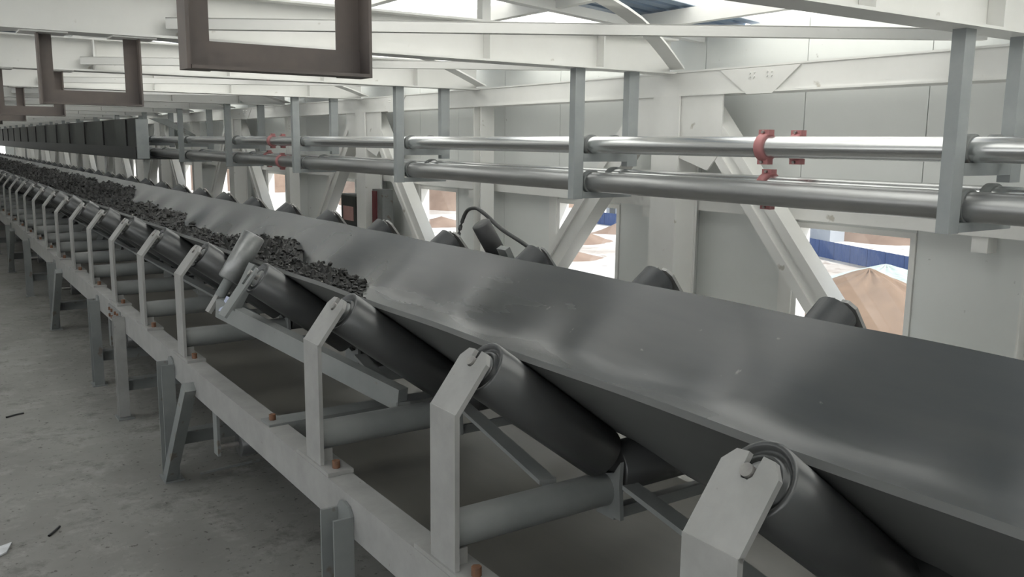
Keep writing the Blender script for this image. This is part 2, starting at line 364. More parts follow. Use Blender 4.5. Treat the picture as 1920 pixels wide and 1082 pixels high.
# horizontal cross bracing between beams
for k in range(-1, 20):
    ya, yb = BY(k), BY(k + 1)
    if yb > Y1 - 0.3: continue
    w = 'above the right walkway' if k >= 0 else 'over the near right corner'
    m = MB(); m.beam((XT - 0.05, ya + 0.39, 2.165), (1.12, yb - 0.04, 2.165), 0.055, 0.055)
    m.beam((XT - 0.05, ya + 0.39, 2.19), (1.12, yb - 0.04, 2.19), 0.055, 0.006)
    tag(m.build('roof_brace', M['white'], None, (XT, ya, 2.16)), 'straight white diagonal roof brace in the %s bay from the camera' % nth(k + 2), 'brace', 'straight roof braces')
    pts = []
    for i in range(13):
        t = i / 12; x = XT - 0.06 + (1.12 - XT + 0.06) * t; y = yb - 0.05 + (ya + 0.15 - yb) * t
        pts.append((x, y, 2.13 + 0.18 * math.sin(min(1.0, t * 2.4) * math.pi / 2) - 0.02 * t))
    m = MB()
    for p, q in zip(pts[:-1], pts[1:]): m.beam(p, q, 0.10, 0.014)
    tag(m.build('curved_brace', M['white'], None, (XT, yb, 2.16)), 'bowed white flat roof brace in the %s bay from the camera' % nth(k + 2), 'brace', 'bowed roof braces')

# right truss: chord, columns, diagonals, gussets, girt
m = MB().ibeam((XT, Y0 + 0.1, 2.02), (XT, Y1 - 0.1, 2.02), 0.20, 0.172, 0.012)
m.box(XT - 0.09, XT - 0.078, Y0 + 0.1, Y1 - 0.1, 1.936, 2.10)
ch = empty('top_chord', (XT, 0, 1.936)); m.build('chord_beam', M['white'], ch)
tag(ch, 'long white steel top chord running along the right wall', 'beam')
# splice plates with bolts on the chord
for ys in (3.95, 9.2, 14.5):
    pl = MB().prism([(XT - 0.102, ys - 0.33, 2.09), (XT - 0.102, ys + 0.33, 2.09), (XT - 0.102, ys + 0.09, 1.925), (XT - 0.102, ys - 0.12, 1.925)], (0.012, 0, 0)).build('splice_plate', M['white'], ch)
    for dy in (-0.11, -0.075, 0.03, 0.065):
        for dz in (2.035, 2.06):
            MB().cyl((XT - 0.112, ys + dy, dz), (XT - 0.10, ys + dy, dz), 0.007, 6).build('bolt', M['white'], pl)
for k in range(-2, 20):
    y = BY(k)
    if y > Y1 - 0.5: continue
    wide = (k % 2 == 1)
    m = MB()
    if wide:
        m.prism([(XT + a, y + b, 0) for a, b in ((-0.11, -0.135), (-0.11, 0.135), (-0.095, 0.135), (-0.095, 0.12), (0.095, 0.12), (0.095, 0.135), (0.11, 0.135), (0.11, -0.135), (0.095, -0.135), (0.095, -0.12), (-0.095, -0.12), (-0.095, -0.135))], (0, 0, 1.936))
    else:
        m.prism([(XT + a, y + b, 0) for a, b in ((-0.075, -0.07), (-0.075, -0.058), (-0.006, -0.058), (-0.006, 0.058), (-0.075, 0.058), (-0.075, 0.07), (0.075, 0.07), (0.075, 0.058), (0.006, 0.058), (0.006, -0.058), (0.075, -0.058), (0.075, -0.07))], (0, 0, 1.936))
    c = empty('truss_column', (XT, y, 0)); m.build('shaft', M['white'], c)
    w = 'wide' if wide else 'slim'
    lab = 'beyond the right edge' if k < 1 else '%s counted from the right' % nth(k)
    tag(c, '%s white steel wall column, %s' % (w, lab), 'column', '%s truss columns' % w)
    if wide:
        p = [(y - 0.52, 1.936), (y - 0.52, 1.55), (y - 0.40, 1.42), (y - 0.13, 1.50), (y + 0.13, 1.50), (y + 0.40, 1.70), (y + 0.48, 1.936)]
        MB().prism([(XT - 0.085, a, b) for a, b in p], (0.012, 0, 0)).build('gusset_plate', M['white'], c)
        for s in (-1, 1):
            if k + s < -2: continue
            a = Vector((XT - 0.01, y + s * 0.20, 1.936)); b = Vector((XT - 0.01, y + s * 1.92, 0.0))
            m = MB(); d = (b - a).normalized(); u = Vector((1, 0, 0)).cross(d)
            for o in (-0.068, 0.068): m.beam(a + u * o, b + u * o, 0.066, 0.14, (1, 0, 0))
            m.beam(a, b, 0.08, 0.10, (1, 0, 0))
            q = m.build('truss_diagonal', M['white'], None, (XT, b.y, 0))
            tag(q, 'white steel diagonal leaning %s from the %s wide wall column' % ('right' if s < 0 else 'left', nth((k + 3) // 2)), 'brace', 'truss diagonals')
m = MB().prism([(a, Y0 + 0.1, b) for a, b in ((4.79, 1.12), (4.899, 1.12), (4.899, 1.13), (4.80, 1.13), (4.80, 1.195), (4.899, 1.195), (4.899, 1.205), (4.79, 1.205))], (0, Y1 - Y0 - 0.2, 0))
m.box(4.83, 4.899, Y0 + 0.1, Y1 - 0.1, 1.26, 1.268)
tag(m.build('wall_girt', M['white'], None, (4.85, 0, 1.12)), 'white horizontal steel girt along the wall above the windows', 'girt')
for k in range(-2, 19):
    m = MB(); yy = WINC(k) - 0.9
    m.box(4.80, 4.899, yy, yy + 0.09, 1.03, 1.119)
    tag(m.build('girt_cleat', M['white'], None, (4.85, yy, 1.03)), 'small white cleat under the wall girt beside the %s window' % nth(k + 4), 'cleat', 'girt cleats')

# ------------------------------------------------------------------ conveyor
TH = math.radians(37.0); DX, DZ = math.cos(TH), -math.sin(TH); NX, NZ = math.sin(TH), math.cos(TH)
IY = [0.885 + 0.8 * i for i in range(-1, 44)]
QX, QZ = 1.03, 1.105                       # shaft point in the bracket plate
P0 = (QX + DX * 0.03, QZ + DZ * 0.03); RL = 0.46; RR = 0.067
P1 = (P0[0] + DX * RL, P0[1] + DZ * RL)
ZC = 0.762
TB = (P0[1] + math.cos(TH) * RR - ZC - RR) / math.sin(TH)   # where the wing line meets the centre plane
mir = lambda m: mirrored(m)
def mirrored(m):
    o = MB(); o.v = [(2 * CX - x, y, z) for x, y, z in m.v]; o.f = [tuple(reversed(f)) for f in m.f]; o.sm = list(m.sm); return o
# belt
def belt_half(s, top, far):
    t0 = 0.08 if not far else 0.115; ex = 0.0; ez = 0.004 * s
    a = (P0[0] + DX * t0 + NX * RR + ex, P0[1] + DZ * t0 + NZ * RR + ez)
    c = (P0[0] + DX * TB + NX * RR, ZC + RR - 0.022 * s)
    th = 0.015 if top else 0.0
    pts = []
    for i in range(7):
        t = i / 6 * 0.86; pts.append((a[0] + (c[0] - a[0]) * t + (NX * th), a[1] + (c[1] - a[1]) * t + NZ * th))
        k_ = 0.026 * s * math.sin(min(1, t * 1.05) ** 1.3 * math.pi / 2) * (0 if i == 0 else 1); pts[-1] = (pts[-1][0] - NX * k_, pts[-1][1] - NZ * k_)
    b0 = pts[-1]; b2 = (c[0] + 0.07, ZC + RR - 0.022 * s + th)
    cc = (c[0] + 0.003, ZC + RR - 0.022 * s + th)
    for i in range(1, 6):
        t = i / 5; pts.append(tuple((1 - t) ** 2 * b0[j] + 2 * t * (1 - t) * cc[j] + t * t * b2[j] for j in (0, 1)))
    return pts
def belt_section(s, top):
    a = belt_half(s, top, False); b = belt_half(s, top, True)
    return a + [(CX, a[-1][1] - 0.003 * s)] + [(2 * CX - x, z) for x, z in reversed(b)]
belt = empty('conveyor_belt', (CX, 0, 0.4)); tag(belt, 'long black rubber troughed conveyor belt receding into the distance', 'conveyor belt')
m = MB(); ys = []
y = -1.6
while y < 54: ys.append(y); y += 0.1
n = len(belt_section(0, True)); vs = []; fs = []
for yy in ys:
    ph = (yy - 0.885) / 0.8; s = math.sin(math.pi * ph) ** 2
    T = belt_section(s, True); B = belt_section(s, False)
    vs += [(x, yy, z) for x, z in T] + [(x, yy, z) for x, z in reversed(B)]
N2 = 2 * n
for i in range(len(ys) - 1):
    for j in range(N2):
        k = (j + 1) % N2; fs.append((i * N2 + j, i * N2 + k, (i + 1) * N2 + k, (i + 1) * N2 + j))
m._add(vs, fs, True); carry = m.build('carrying_strand', M['belt'], belt)
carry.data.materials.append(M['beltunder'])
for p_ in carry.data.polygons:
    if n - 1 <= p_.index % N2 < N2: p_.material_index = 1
md = carry.modifiers.new('edge', 'EDGE_SPLIT'); md.split_angle = math.radians(50)
m = MB(); vs = []; fs = []
for i, yy in enumerate([-1.6 + 0.4 * q for q in range(140)]):
    dz = -0.012 * math.sin(math.pi * (yy - 0.5) / 2.4) ** 2
    vs += [(1.13, yy, 0.36 + dz), (2.29, yy, 0.36 + dz), (2.29, yy, 0.374 + dz), (1.13, yy, 0.374 + dz)]
    if i:
        a = 4 * i - 4
        for j in range(4): fs.append((a + j, a + (j + 1) % 4, a + 4 + (j + 1) % 4, a + 4 + j))
m._add(vs, fs); m.build('return_strand', M['beltreturn'], belt)

# idler set (built at y = 0)
def make_idler():
    r = empty('troughing_idler', (CX, 0, 0.62))
    for f in (lambda q: q, mirrored): f(MB().cyl((0.966, 0, 0.71), (P1[0] + 0.012, 0, 0.71), 0.044, 20)).build('cross_pipe', M['grey'], r)
    MB().prism([(P1[0] + 0.02, a, b) for a, b in ((-0.035, 0.633), (0.035, 0.633), (0.035, 0.641), (-0.027, 0.641), (-0.027, 0.664), (-0.035, 0.664))], (2 * (CX - P1[0]) - 0.04, 0, 0)).build('base_angle', M['grey'], r)
    Rp = [(0.006, 0.012), (0.006, 0.020), (0.012, 0.024), (0.012, 0.034), (0.003, 0.037), (0.003, 0.043), (0.012, 0.046), (0.012, 0.055), (0.001, 0.058), (0.001, 0.0635), (0.0035, RR), (RL - 0.0035, RR), (RL, 0.0635), (RL, 0.015)]
    for far in (False, True):
        f = mirrored if far else (lambda q: q)
        bend_s = -0.130
        bp = lambda s_, yy, off=0.0: (QX + NX * s_ + DX * off, yy, QZ + NZ * s_ + DZ * off)
        H = 0.057
        pl = MB()
        prof = [(-H, bend_s), (H, bend_s), (H, 0.004), (0.038, 0.028), (0.014, 0.030), (0.012, -0.006), (0.006, -0.013), (-0.006, -0.013), (-0.012, -0.006), (-0.014, 0.030), (-0.038, 0.028), (-H, 0.004)]
        pl.prism([bp(s_, yy) for yy, s_ in prof], (DX * 0.012, 0, DZ * 0.012))
        xb, zb = QX + NX * bend_s, QZ + NZ * bend_s
        pl.box(xb, xb + 0.012, -H, H, 0.632, zb + 0.003)
        b = f(pl).build('side_bracket', M['bracket'], r)
        ft = MB(); ft.box(xb - 0.006, xb + 0.075, -0.13, 0.13, 0.62, 0.632); ft.box(xb + 0.012, xb + 0.05, -0.03, 0.03, 0.632, 0.672)
        fo = f(ft).build('foot_plate', M['bracket'], r)
        for yy in (-0.095, 0.095):
            q = MB(); q.cyl((xb + 0.034, yy, 0.632), (xb + 0.034, yy, 0.655), 0.012, 6); f(q).build('bolt', M['rust'], fo)
        ro = MB().lathe((P0[0], 0, P0[1]), (P1[0], 0, P1[1]), Rp, 32)
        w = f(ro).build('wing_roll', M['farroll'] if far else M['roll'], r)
        sh = MB().cyl((QX - DX * 0.006, 0, QZ - DZ * 0.006), (P0[0] + DX * 0.02, 0, P0[1] + DZ * 0.02), 0.0115, 14)
        f(sh).build('shaft', M['shaft'], w)
        cp_ = MB().lathe((P0[0] + DX * 0.004, 0, P0[1] + DZ * 0.004), (P1[0], 0, P1[1]), [(0, 0.014), (0, 0.032), (0.004, 0.034), (0.01, 0.034)], 24)
        f(cp_).build('end_cap', M['cap'], w)
        gx = P1[0] + 0.012
        g = MB().prism([(gx, -0.070, 0.645), (gx, 0.070, 0.645), (gx, 0.062, 0.74), (gx, 0.064, 0.80), (gx, 0.040, 0.765), (gx, 0.0, 0.752), (gx, -0.040, 0.765), (gx, -0.064, 0.80), (gx, -0.062, 0.74)], (0.012, 0, 0))
        f(g).build('inner_gusset', M['grey'], r)
    MB().lathe((P1[0] + 0.035, 0, ZC), (2 * CX - P1[0] - 0.035, 0, ZC), [(0, 0.015), (0, 0.062), (0.004, RR), (2 * (CX - P1[0]) - 0.074, RR), (2 * (CX - P1[0]) - 0.07, 0.062), (2 * (CX - P1[0]) - 0.07, 0.015)], 24).build('centre_roll', M['roll'], r)
    MB().beam((1.275, 0.03, 0.752), (1.425, 0.70, 0.756), 0.046, 0.012).beam((1.295, 0.03, 0.735), (1.445, 0.70, 0.739), 0.008, 0.045).build('stay_bar', M['grey'], r)
    return r
proto = make_idler()
SELF = 3.285
cnt = 0
for i, yy in enumerate(IY):
    o = proto if i == 0 else copy_tree(proto)
    o.location.y = yy - (0.014 if abs(yy - 0.885) < 0.01 else 0)
    if yy < 0.7: lab = 'troughing idler set below the right edge, out of the photo'
    else:
        cnt += 1; lab = 'grey troughing idler set with steel rolls, %s from the camera along the belt' % nth(cnt)
    if abs(yy - SELF) < 0.2:
        lab = 'grey troughing idler set beside the upright guide roller, fourth from the camera'
        for ch in list(o.children):
            if ch.name.split('.')[0] in ('side_bracket', 'foot_plate', 'cross_pipe', 'stay_bar', 'base_angle'):
                for g in list(ch.children): bpy.data.objects.remove(g)
                bpy.data.objects.remove(ch)
        for far in (False, True):
            f = mirrored if far else (lambda q: q)
            pl = MB(); bp = lambda s_, y_: (QX + NX * s_, yy + y_, QZ + NZ * s_)
            pl.prism([bp(s_, y_) for y_, s_ in ((-0.04, -0.19), (0.04, -0.19), (0.04, 0.0), (0.03, 0.024), (0.014, 0.028), (0.012, -0.05), (-0.012, -0.05), (-0.014, 0.028), (-0.03, 0.024), (-0.04, 0.0))], (DX * 0.01, 0, DZ * 0.01))
            f(pl).build('strut', M['grey'], o)
        MB().box(1.43, 1.99, yy - 0.05, yy + 0.05, 0.62, 0.685).build('pivot_base', M['grey'], o)
    tag(o, lab, 'idler', 'troughing idlers under the belt')

# belt guide rollers beside the fourth idler
def guide_roller(far):
    f = mirrored if far else (lambda q: q)
    y = 3.62
    base = Vector((0.985, y, 0.93)); r = empty('guide_roller', (base.x if not far else 2 * CX - base.x, y, 0.74))
    ax = Vector((0.53, 0, 0.85)).normalized()
    a = Vector((1.045, y, 1.03)); b = a + ax * 0.215
    L = 0.215
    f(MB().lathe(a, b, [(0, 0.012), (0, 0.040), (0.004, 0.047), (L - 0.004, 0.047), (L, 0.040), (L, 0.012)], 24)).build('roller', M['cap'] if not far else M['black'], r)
    f(MB().cyl(a - ax * 0.075, a, 0.022, 14)).build('spindle', M['dkgrey'], r)
    s = MB(); s.beam(base + Vector((-0.02, 0.03, -0.03)), base + Vector((0.055, 0.03, 0.085)), 0.014, 0.05, (0, 1, 0)); f(s).build('bracket', M['bracket'], r)
    s = MB(); s.beam((1.0, 3.60, 0.925), (1.275, 2.52, 0.765), 0.04, 0.075)
    f(s).build('swing_arm', M['grey'], r)
    s = MB(); s.beam((1.02, y - 0.13, 0.93), (1.115, y - 0.13, 1.105), 0.03, 0.075, (0, 1, 0)); f(s).build('arm_strut', M['grey'], r)
    if not far:
        s = MB(); s.beam((0.985, y - 0.085, 0.918), (1.02, y - 0.085, 0.975), 0.006, 0.055, (0, 1, 0)); f(s).build('tag_plate', M['blue_tag'], r)
    return tag(r, 'upright grey belt guide roller on the near belt edge' if not far else 'dark tilted guide roller behind the far belt edge under the cable', 'guide roller', 'belt guide rollers')
guide_roller(False); guide_roller(True)
def spline(pts, n=8):
    P = [Vector(p) for p in pts]; P = [P[0]] + P + [P[-1]]; out = []
    for i in range(1, len(P) - 2):
        for j in range(n):
            t = j / n; a, b, c, d = P[i - 1], P[i], P[i + 1], P[i + 2]
            out.append(0.5 * ((2 * b) + (c - a) * t + (2 * a - 5 * b + 4 * c - d) * t * t + (3 * b - a - 3 * c + d) * t ** 3))
    out.append(P[-2]); return out
m = MB().tube(spline([(2.462, 4.13, 0.96), (2.56, 4.34, 1.05), (2.60, 4.33, 1.195), (2.60, 4.23, 1.235), (2.60, 4.12, 1.21), (2.60, 3.95, 1.14), (2.60, 3.66, 1.055), (2.47, 3.32, 0.97)]), 0.011, 8)
tag(m.build('looped_cable', M['black'], None, (2.6, 4.2, 1.0)), 'black cable looping up behind the far belt edge', 'cable')

# stringers, trestles
def stringer(far, y0, y1, label):
    f = mirrored if far else (lambda q: q)
    m = MB().prism([(a, y0, b) for a, b in ((0.944, 0.62), (1.022, 0.62), (1.022, 0.61), (0.953, 0.61), (0.953, 0.509), (1.012, 0.509), (1.012, 0.5), (0.944, 0.5))], (0, y1 - y0, 0))
    o = f(m).build('stringer_channel', M['bracket'], None, (0.98 if not far else 2 * CX - 0.98, y0, 0.5)); return tag(o, label, 'stringer', 'conveyor stringer channels')
segs = [(-1.8, 5.62), (5.63, 11.6), (11.61, 23.6), (23.61, 36.0)]
for i, (a, b) in enumerate(segs):
    stringer(False, a, b, 'light grey steel stringer channel on the near side, %s from the camera' % nth(i + 1))
    stringer(True, a, b, 'light grey steel stringer channel behind the belt, %s from the camera' % nth(i + 1))
m = MB(); m.box(0.938, 0.944, 5.45, 5.80, 0.515, 0.605)
sp_ = m.build('splice_plate', M['grey']); tag(sp_, 'bolted splice plate joining two near stringer channels', 'plate')
for dy in (5.50, 5.57, 5.68, 5.75):
    for dz in (0.54, 0.58): MB().cyl((0.928, dy, dz), (0.94, dy, dz), 0.011, 6).build('bolt', M['rust'], sp_)
LEGY = [0.35, 2.22, 4.24, 5.36, 6.2, 8.25, 10.15, 12.1, 14.1, 16.1, 18.1, 20.1]
for i, yy in enumerate(LEGY):
    t = empty('leg_trestle', (CX, yy, 0))
    light = i == 3
    mt = M['bracket'] if light else M['dkgrey']
    for far in (False, True):
        f = mirrored if far else (lambda q: q)
        g = MB(); h = 0.597
        # channel leg with a rounded top
        arc = [(yy - 0.05, 0), (yy + 0.05, 0), (yy + 0.05, h - 0.03), (yy + 0.03, h - 0.006), (yy, h), (yy - 0.03, h - 0.006), (yy - 0.05, h - 0.03)]
        if light: g.prism([(a, yy + b, 0.01) for a, b in ((0.884, -0.028), (0.943, -0.028), (0.943, 0.028), (0.884, 0.028), (0.884, 0.02), (0.935, 0.02), (0.935, -0.02), (0.884, -0.02))], (0, 0, h - 0.01))
        else:
            g.prism([(0.935, a, b) for a, b in arc], (0.008, 0, 0)); g.box(0.884, 0.935, yy + 0.042, yy + 0.05, 0.0, h - 0.03); g.box(0.884, 0.935, yy - 0.05, yy - 0.042, 0.0, h - 0.03)
        leg = f(g).build('leg', mt, t)
        f(MB().box(0.872, 0.96, yy - 0.062, yy + 0.062, 0, 0.008)).build('foot_plate', M['dkgrey'], leg)
    c = MB(); zc = 0.19
    c.prism([(0.945, yy + a, zc + b) for a, b in ((0.028, -0.04), (0.028, 0.04), (-0.035, 0.04), (-0.035, 0.033), (0.021, 0.033), (0.021, -0.04))], (2 * CX - 1.89, 0, 0))
    c.build('cross_tie', M['dkgrey'], t)
    if yy in (4.24, 8.25, 12.1):
        for far in (False, True):
            f = mirrored if far else (lambda q: q)
            g = MB().beam((0.90, yy - 0.03, 0.02), (0.92, yy - 0.40, 0.545), 0.05, 0.05); f(g).build('raking_brace', M['dkgrey'], t)
    if light: lab = 'slim pale channel leg trestle at the stringer splice'
    elif yy == 4.24: lab = 'dark grey leg trestle with a raking brace nearest the camera'
    else: lab = 'dark grey conveyor leg trestle, %s from the camera' % nth(i + 1)
    tag(t, lab, 'trestle', 'conveyor leg trestles')
# tie angle between the stringers (between third and fourth idlers)
m = MB().prism([(0.955, a, b) for a, b in ((2.99, 0.628), (2.90, 0.628), (2.90, 0.555), (2.908, 0.555), (2.908, 0.62), (2.99, 0.62))], (2 * CX - 1.91, 0, 0))
ta = m.build('tie_angle', M['grey'], None, (CX, 2.96, 0.62)); tag(ta, 'grey angle steel tie across the stringers before the guide roller', 'tie')
for x in (0.985, 2 * CX - 0.985): MB().cyl((x, 2.955, 0.628), (x, 2.955, 0.648), 0.012, 6).build('bolt', M['rust'], ta)
m = MB(); m.beam((1.315, 4.15, 0.765), (1.42, 12.5, 0.765), 0.05, 0.012); m.beam((1.34, 4.15, 0.745), (1.445, 12.5, 0.745), 0.008, 0.04)
tag(m.build('edge_angle', M['grey'], None, (1.35, 8, 0.74)), 'long grey angle bar lying on the cross pipes beyond the guide roller', 'angle bar')
# return idlers under the lower strand
for i, yy in enumerate([1.3, 3.7, 6.1, 8.5, 10.9, 13.3]):
    r = empty('return_idler', (CX, yy, 0.30))
    MB().lathe((1.08, yy, 0.30), (2.34, yy, 0.30), [(0, 0.012), (0, 0.052), (0.004, 0.056), (1.256, 0.056), (1.26, 0.052), (1.26, 0.012)], 20).build('roll', M['roll'], r)
    MB().cyl((0.99, yy, 0.30), (2.43, yy, 0.30), 0.012, 10).build('shaft', M['shaft'], r)
    for x in (0.99, 2.43): MB().box(x - 0.006, x + 0.006, yy - 0.03, yy + 0.03, 0.27, 0.51).build('hanger_plate', M['dkgrey'], r)
    tag(r, 'flat return idler roll under the lower strand, %s from the camera' % nth(i + 1), 'idler', 'return idlers')

# coal on the belt
def lumps(n, fn, nm, mt):
    ico = [(0, 0, 1), (0.894, 0, 0.447), (0.276, 0.851, 0.447), (-0.724, 0.526, 0.447), (-0.724, -0.526, 0.447), (0.276, -0.851, 0.447), (0.724, 0.526, -0.447), (-0.276, 0.851, -0.447), (-0.894, 0, -0.447), (-0.276, -0.851, -0.447), (0.724, -0.526, -0.447), (0, 0, -1)]
    fc = [(0, 1, 2), (0, 2, 3), (0, 3, 4), (0, 4, 5), (0, 5, 1), (1, 6, 2), (2, 7, 3), (3, 8, 4), (4, 9, 5), (5, 10, 1), (6, 7, 2), (7, 8, 3), (8, 9, 4), (9, 10, 5), (10, 6, 1), (11, 7, 6), (11, 8, 7), (11, 9, 8), (11, 10, 9), (11, 6, 10)]
    m = MB(); k = 0
    while k < n:
        q = fn()
        if not q: continue
        x, y, z, r = q; k += 1
        sx_, sy2, sz = (random.uniform(0.7, 1.3) for _ in range(3)); a = random.uniform(0, 6.28)
        vs = []
        for (u, v, w) in ico:
            j = random.uniform(0.75, 1.2); u, v, w = u * r * sx_ * j, v * r * sy2 * j, w * r * sz * 0.8 * j
            vs.append((x + u * math.cos(a) - v * math.sin(a), y + u * math.sin(a) + v * math.cos(a), z + w))
        m._add(vs, fc)
    return m
def heap(y):    # far limit and height of the coal bed along the belt
    g = 0.5 + 0.5 * math.sin(y * 3.3 + 1.9) * math.sin(y * 1.31 + 0.4)
    fade = min(1, max(0, (y - 3.7) / 0.55))
    far = min(1, max(0, (y - 8.5) / 4))
    return min(0.52, (0.12 + 0.26 * g) * (0.25 + 0.75 * fade) + 0.30 * far), (0.065 + 0.060 * g) * (0.25 + 0.75 * fade) + 0.02 * far
ZBELT = ZC + RR + 0.012
def bed(x, y):   # height of the coal surface above the belt plate
    w, h = heap(y); xa, xb = CX - 0.42, CX - 0.02 + w
    if not xa < x < xb: return None
    u = (x - xa) / (xb - xa); e = min(1, u / 0.12, (1 - u) / 0.22)
    rough = 0.5 * math.sin(x * 47 + y * 31) * math.sin(y * 43 - x * 29) + 0.35 * math.sin(x * 90 - y * 71) * math.sin(y * 97 + x * 13)
    wing = max(0, abs(x - CX) - 0.20) * math.tan(TH)
    base = max(wing, 0.0)
    return ZBELT + base * (0.9 if x > CX else 1.0) + (h * (1 - 0.35 * base / 0.2)) * e ** 0.7 * (1 + 0.55 * rough) - 0.012
def coal_pt():
    y = 3.66 + 26 * random.random() ** 1.9
    x = random.uniform(CX - 0.42, CX + 0.5); z = bed(x, y)
    if z is None: return None
    return x, y, z + random.uniform(0.0, 0.010), random.choice((0.004, 0.006, 0.008, 0.011, 0.015)) * random.uniform(0.8, 1.2)
coal = lumps(11000, coal_pt, 'coal_heap', M['coal'])
# the packed bed beneath the lumps
vs = []; fs = []; ny = 760; nx = 40
for i in range(ny):
    y = 3.68 + 40 * (i / (ny - 1)) ** 1.3; w, h = heap(y); xa, xb = CX - 0.419, CX - 0.021 + w
    for j in range(nx):
        x = xa + (xb - xa) * j / (nx - 1); vs.append((x, y, bed(x, y)))
for i in range(ny - 1):
    for j in range(nx - 1):
        q = i * nx + j; fs.append((q, q + 1, q + nx + 1, q + nx))
coal._add(vs, fs)
tag(coal.build('coal_heap', M['coal'], None, (CX, 8, ZBELT)), 'broken bed of damp black coal lying along the belt trough', 'coal', kind='stuff')
def chip_pt():
    q = coal_pt()
    if not q: return None
    x, y, z, r = q; return (x, y, z + 0.008, random.choice((0.005, 0.007, 0.009))) if x < CX + 0.05 else None
tag(lumps(60, chip_pt, 'stone_chips', M['chip']).build('stone_chips', M['chip'], None, (CX, 8, ZBELT)), 'pale wet stone chips scattered over the coal', 'stone chips', kind='stuff')

# ------------------------------------------------------------------ hangers and pipes
def make_hanger():
    r = empty('pipe_hanger', (3.95, 0, 1.225))
    post = lambda x0, x1, z0: MB().prism([(a, b, z0) for a, b in ((x0, -0.03), (x1, -0.03), (x1, 0.03), (x1 - 0.008, 0.03), (x1 - 0.008, -0.022), (x0 + 0.008, -0.022), (x0 + 0.008, 0.03), (x0, 0.03))], (0, 0, ZB - z0))
    arm = lambda x0, x1, z0, z1: MB().prism([(x0, a, b) for a, b in ((-0.03, z0), (-0.03, z1), (0.03, z1), (0.03, z1 - 0.008), (-0.022, z1 - 0.008), (-0.022, z0))], (x1 - x0, 0, 0))
    post(3.70, 3.78, 1.225).build('near_post', M['hanger'], r)
    post(4.17, 4.26, 1.44).build('far_post', M['hanger'], r)
    arm(3.781, 4.169, 1.475, 1.53).build('upper_arm', M['hanger'], r)
    arm(3.781, 4.22, 1.228, 1.270).build('lower_arm', M['hanger'], r)
    for x, z, rad in PIPES:
        MB().lathe((x, -0.02, z), (x, 0.02, z), [(0, rad + 0.001), (0, rad + 0.012), (0.04, rad + 0.012), (0.04, rad + 0.001)], 24).build('pipe_clamp', M['dkgrey'], r)
    return r
PIPES = [(3.865, 1.588, 0.057), (4.07, 1.588, 0.057), (3.875, 1.338, 0.068), (4.085, 1.348, 0.078)]
hp = make_hanger(); c = 0
for k in range(0, 20):
    if BY(k) > Y1 - 1: continue
    o = hp if c == 0 else copy_tree(hp); c += 1
    o.location.y = BY(k)
    tag(o, 'blue grey steel pipe hanger with two arms, %s from the right edge' % nth(c), 'pipe hanger', 'pipe hangers along the wall')
PN = ['front upper galvanised pipe hung nearest the belt', 'rear upper galvanised pipe hidden behind the front upper one', 'front lower dull steel pipe hung under the upper pipes', 'rear lower thick steel pipe behind the front lower one']
RINGS = [[3.27, 11.2, 20.9], [3.22, 11.4], [10.9], [3.42, 12.0]]
for (x, z, rad), lab, rings, mt in zip(PIPES, PN, RINGS, ('steelpipe', 'steelpipe', 'dkpipe', 'steelpipe')):
    r = empty('water_pipe', (x, 0, z)); tag(r, lab, 'pipe', 'pipes on the wall hangers')
    cuts = [-6.5] + rings + [54]
    for a, b in zip(cuts[:-1], cuts[1:]):
        MB().cyl((x, a + 0.002, z), (x, b - 0.002, z), rad, 32).build('pipe_length', M[mt], r)
    for yy in rings:
        q = MB().lathe((x, yy - 0.03, z), (x, yy + 0.03, z), [(0, rad + 0.001), (0, rad + 0.010), (0.008, rad + 0.018), (0.052, rad + 0.018), (0.06, rad + 0.010), (0.06, rad + 0.001)], 28)
        for s in (-1, 1): q.box(x - 0.022, x + 0.022, yy - 0.035, yy + 0.035, z + s * (rad + 0.022) - 0.014, z + s * (rad + 0.022) + 0.014)
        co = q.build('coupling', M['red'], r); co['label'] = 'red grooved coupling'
        for s in (-1, 1): MB().cyl((x - 0.036, yy, z + s * (rad + 0.024)), (x + 0.036, yy, z + s * (rad + 0.024)), 0.008, 8).build('bolt', M['shaft'], co)

# brown cable tray frames hung from the roof beams
def make_frame():
    r = empty('tray_frame', (0.755, 0, 1.757))
    for xo, sg in ((0.535, 1), (0.988, -1)):
        MB().prism([(xo + sg * a, b, 1.757) for a, b in ((0, -0.04), (0, 0.03), (0.068, 0.03), (0.068, 0.022), (0.008, 0.022), (0.008, -0.04))], (0, 0, ZB - 0.009 - 1.757)).build('upright', M['brown'], r)
    MB().prism([(0.544, a, b) for a, b in ((0.021, 1.758), (0.021, 1.825), (0.013, 1.825), (0.013, 1.766), (-0.045, 1.766), (-0.045, 1.758))], (0.435, 0, 0)).build('crossbar', M['brown'], r)
    for x in (0.565, 0.958): MB().box(x - 0.10, x + 0.10, -0.07, 0.09, ZB - 0.008, ZB - 0.0005).build('top_plate', M['white'], r)
    return r
fp = make_frame(); c = 0
for k in range(0, 12):
    o = fp if c == 0 else copy_tree(fp); c += 1; o.location.y = BY(k)
    tag(o, 'brown U shaped hanging frame under a roof beam, %s from the camera' % nth(c), 'hanging frame', 'brown hanging frames')

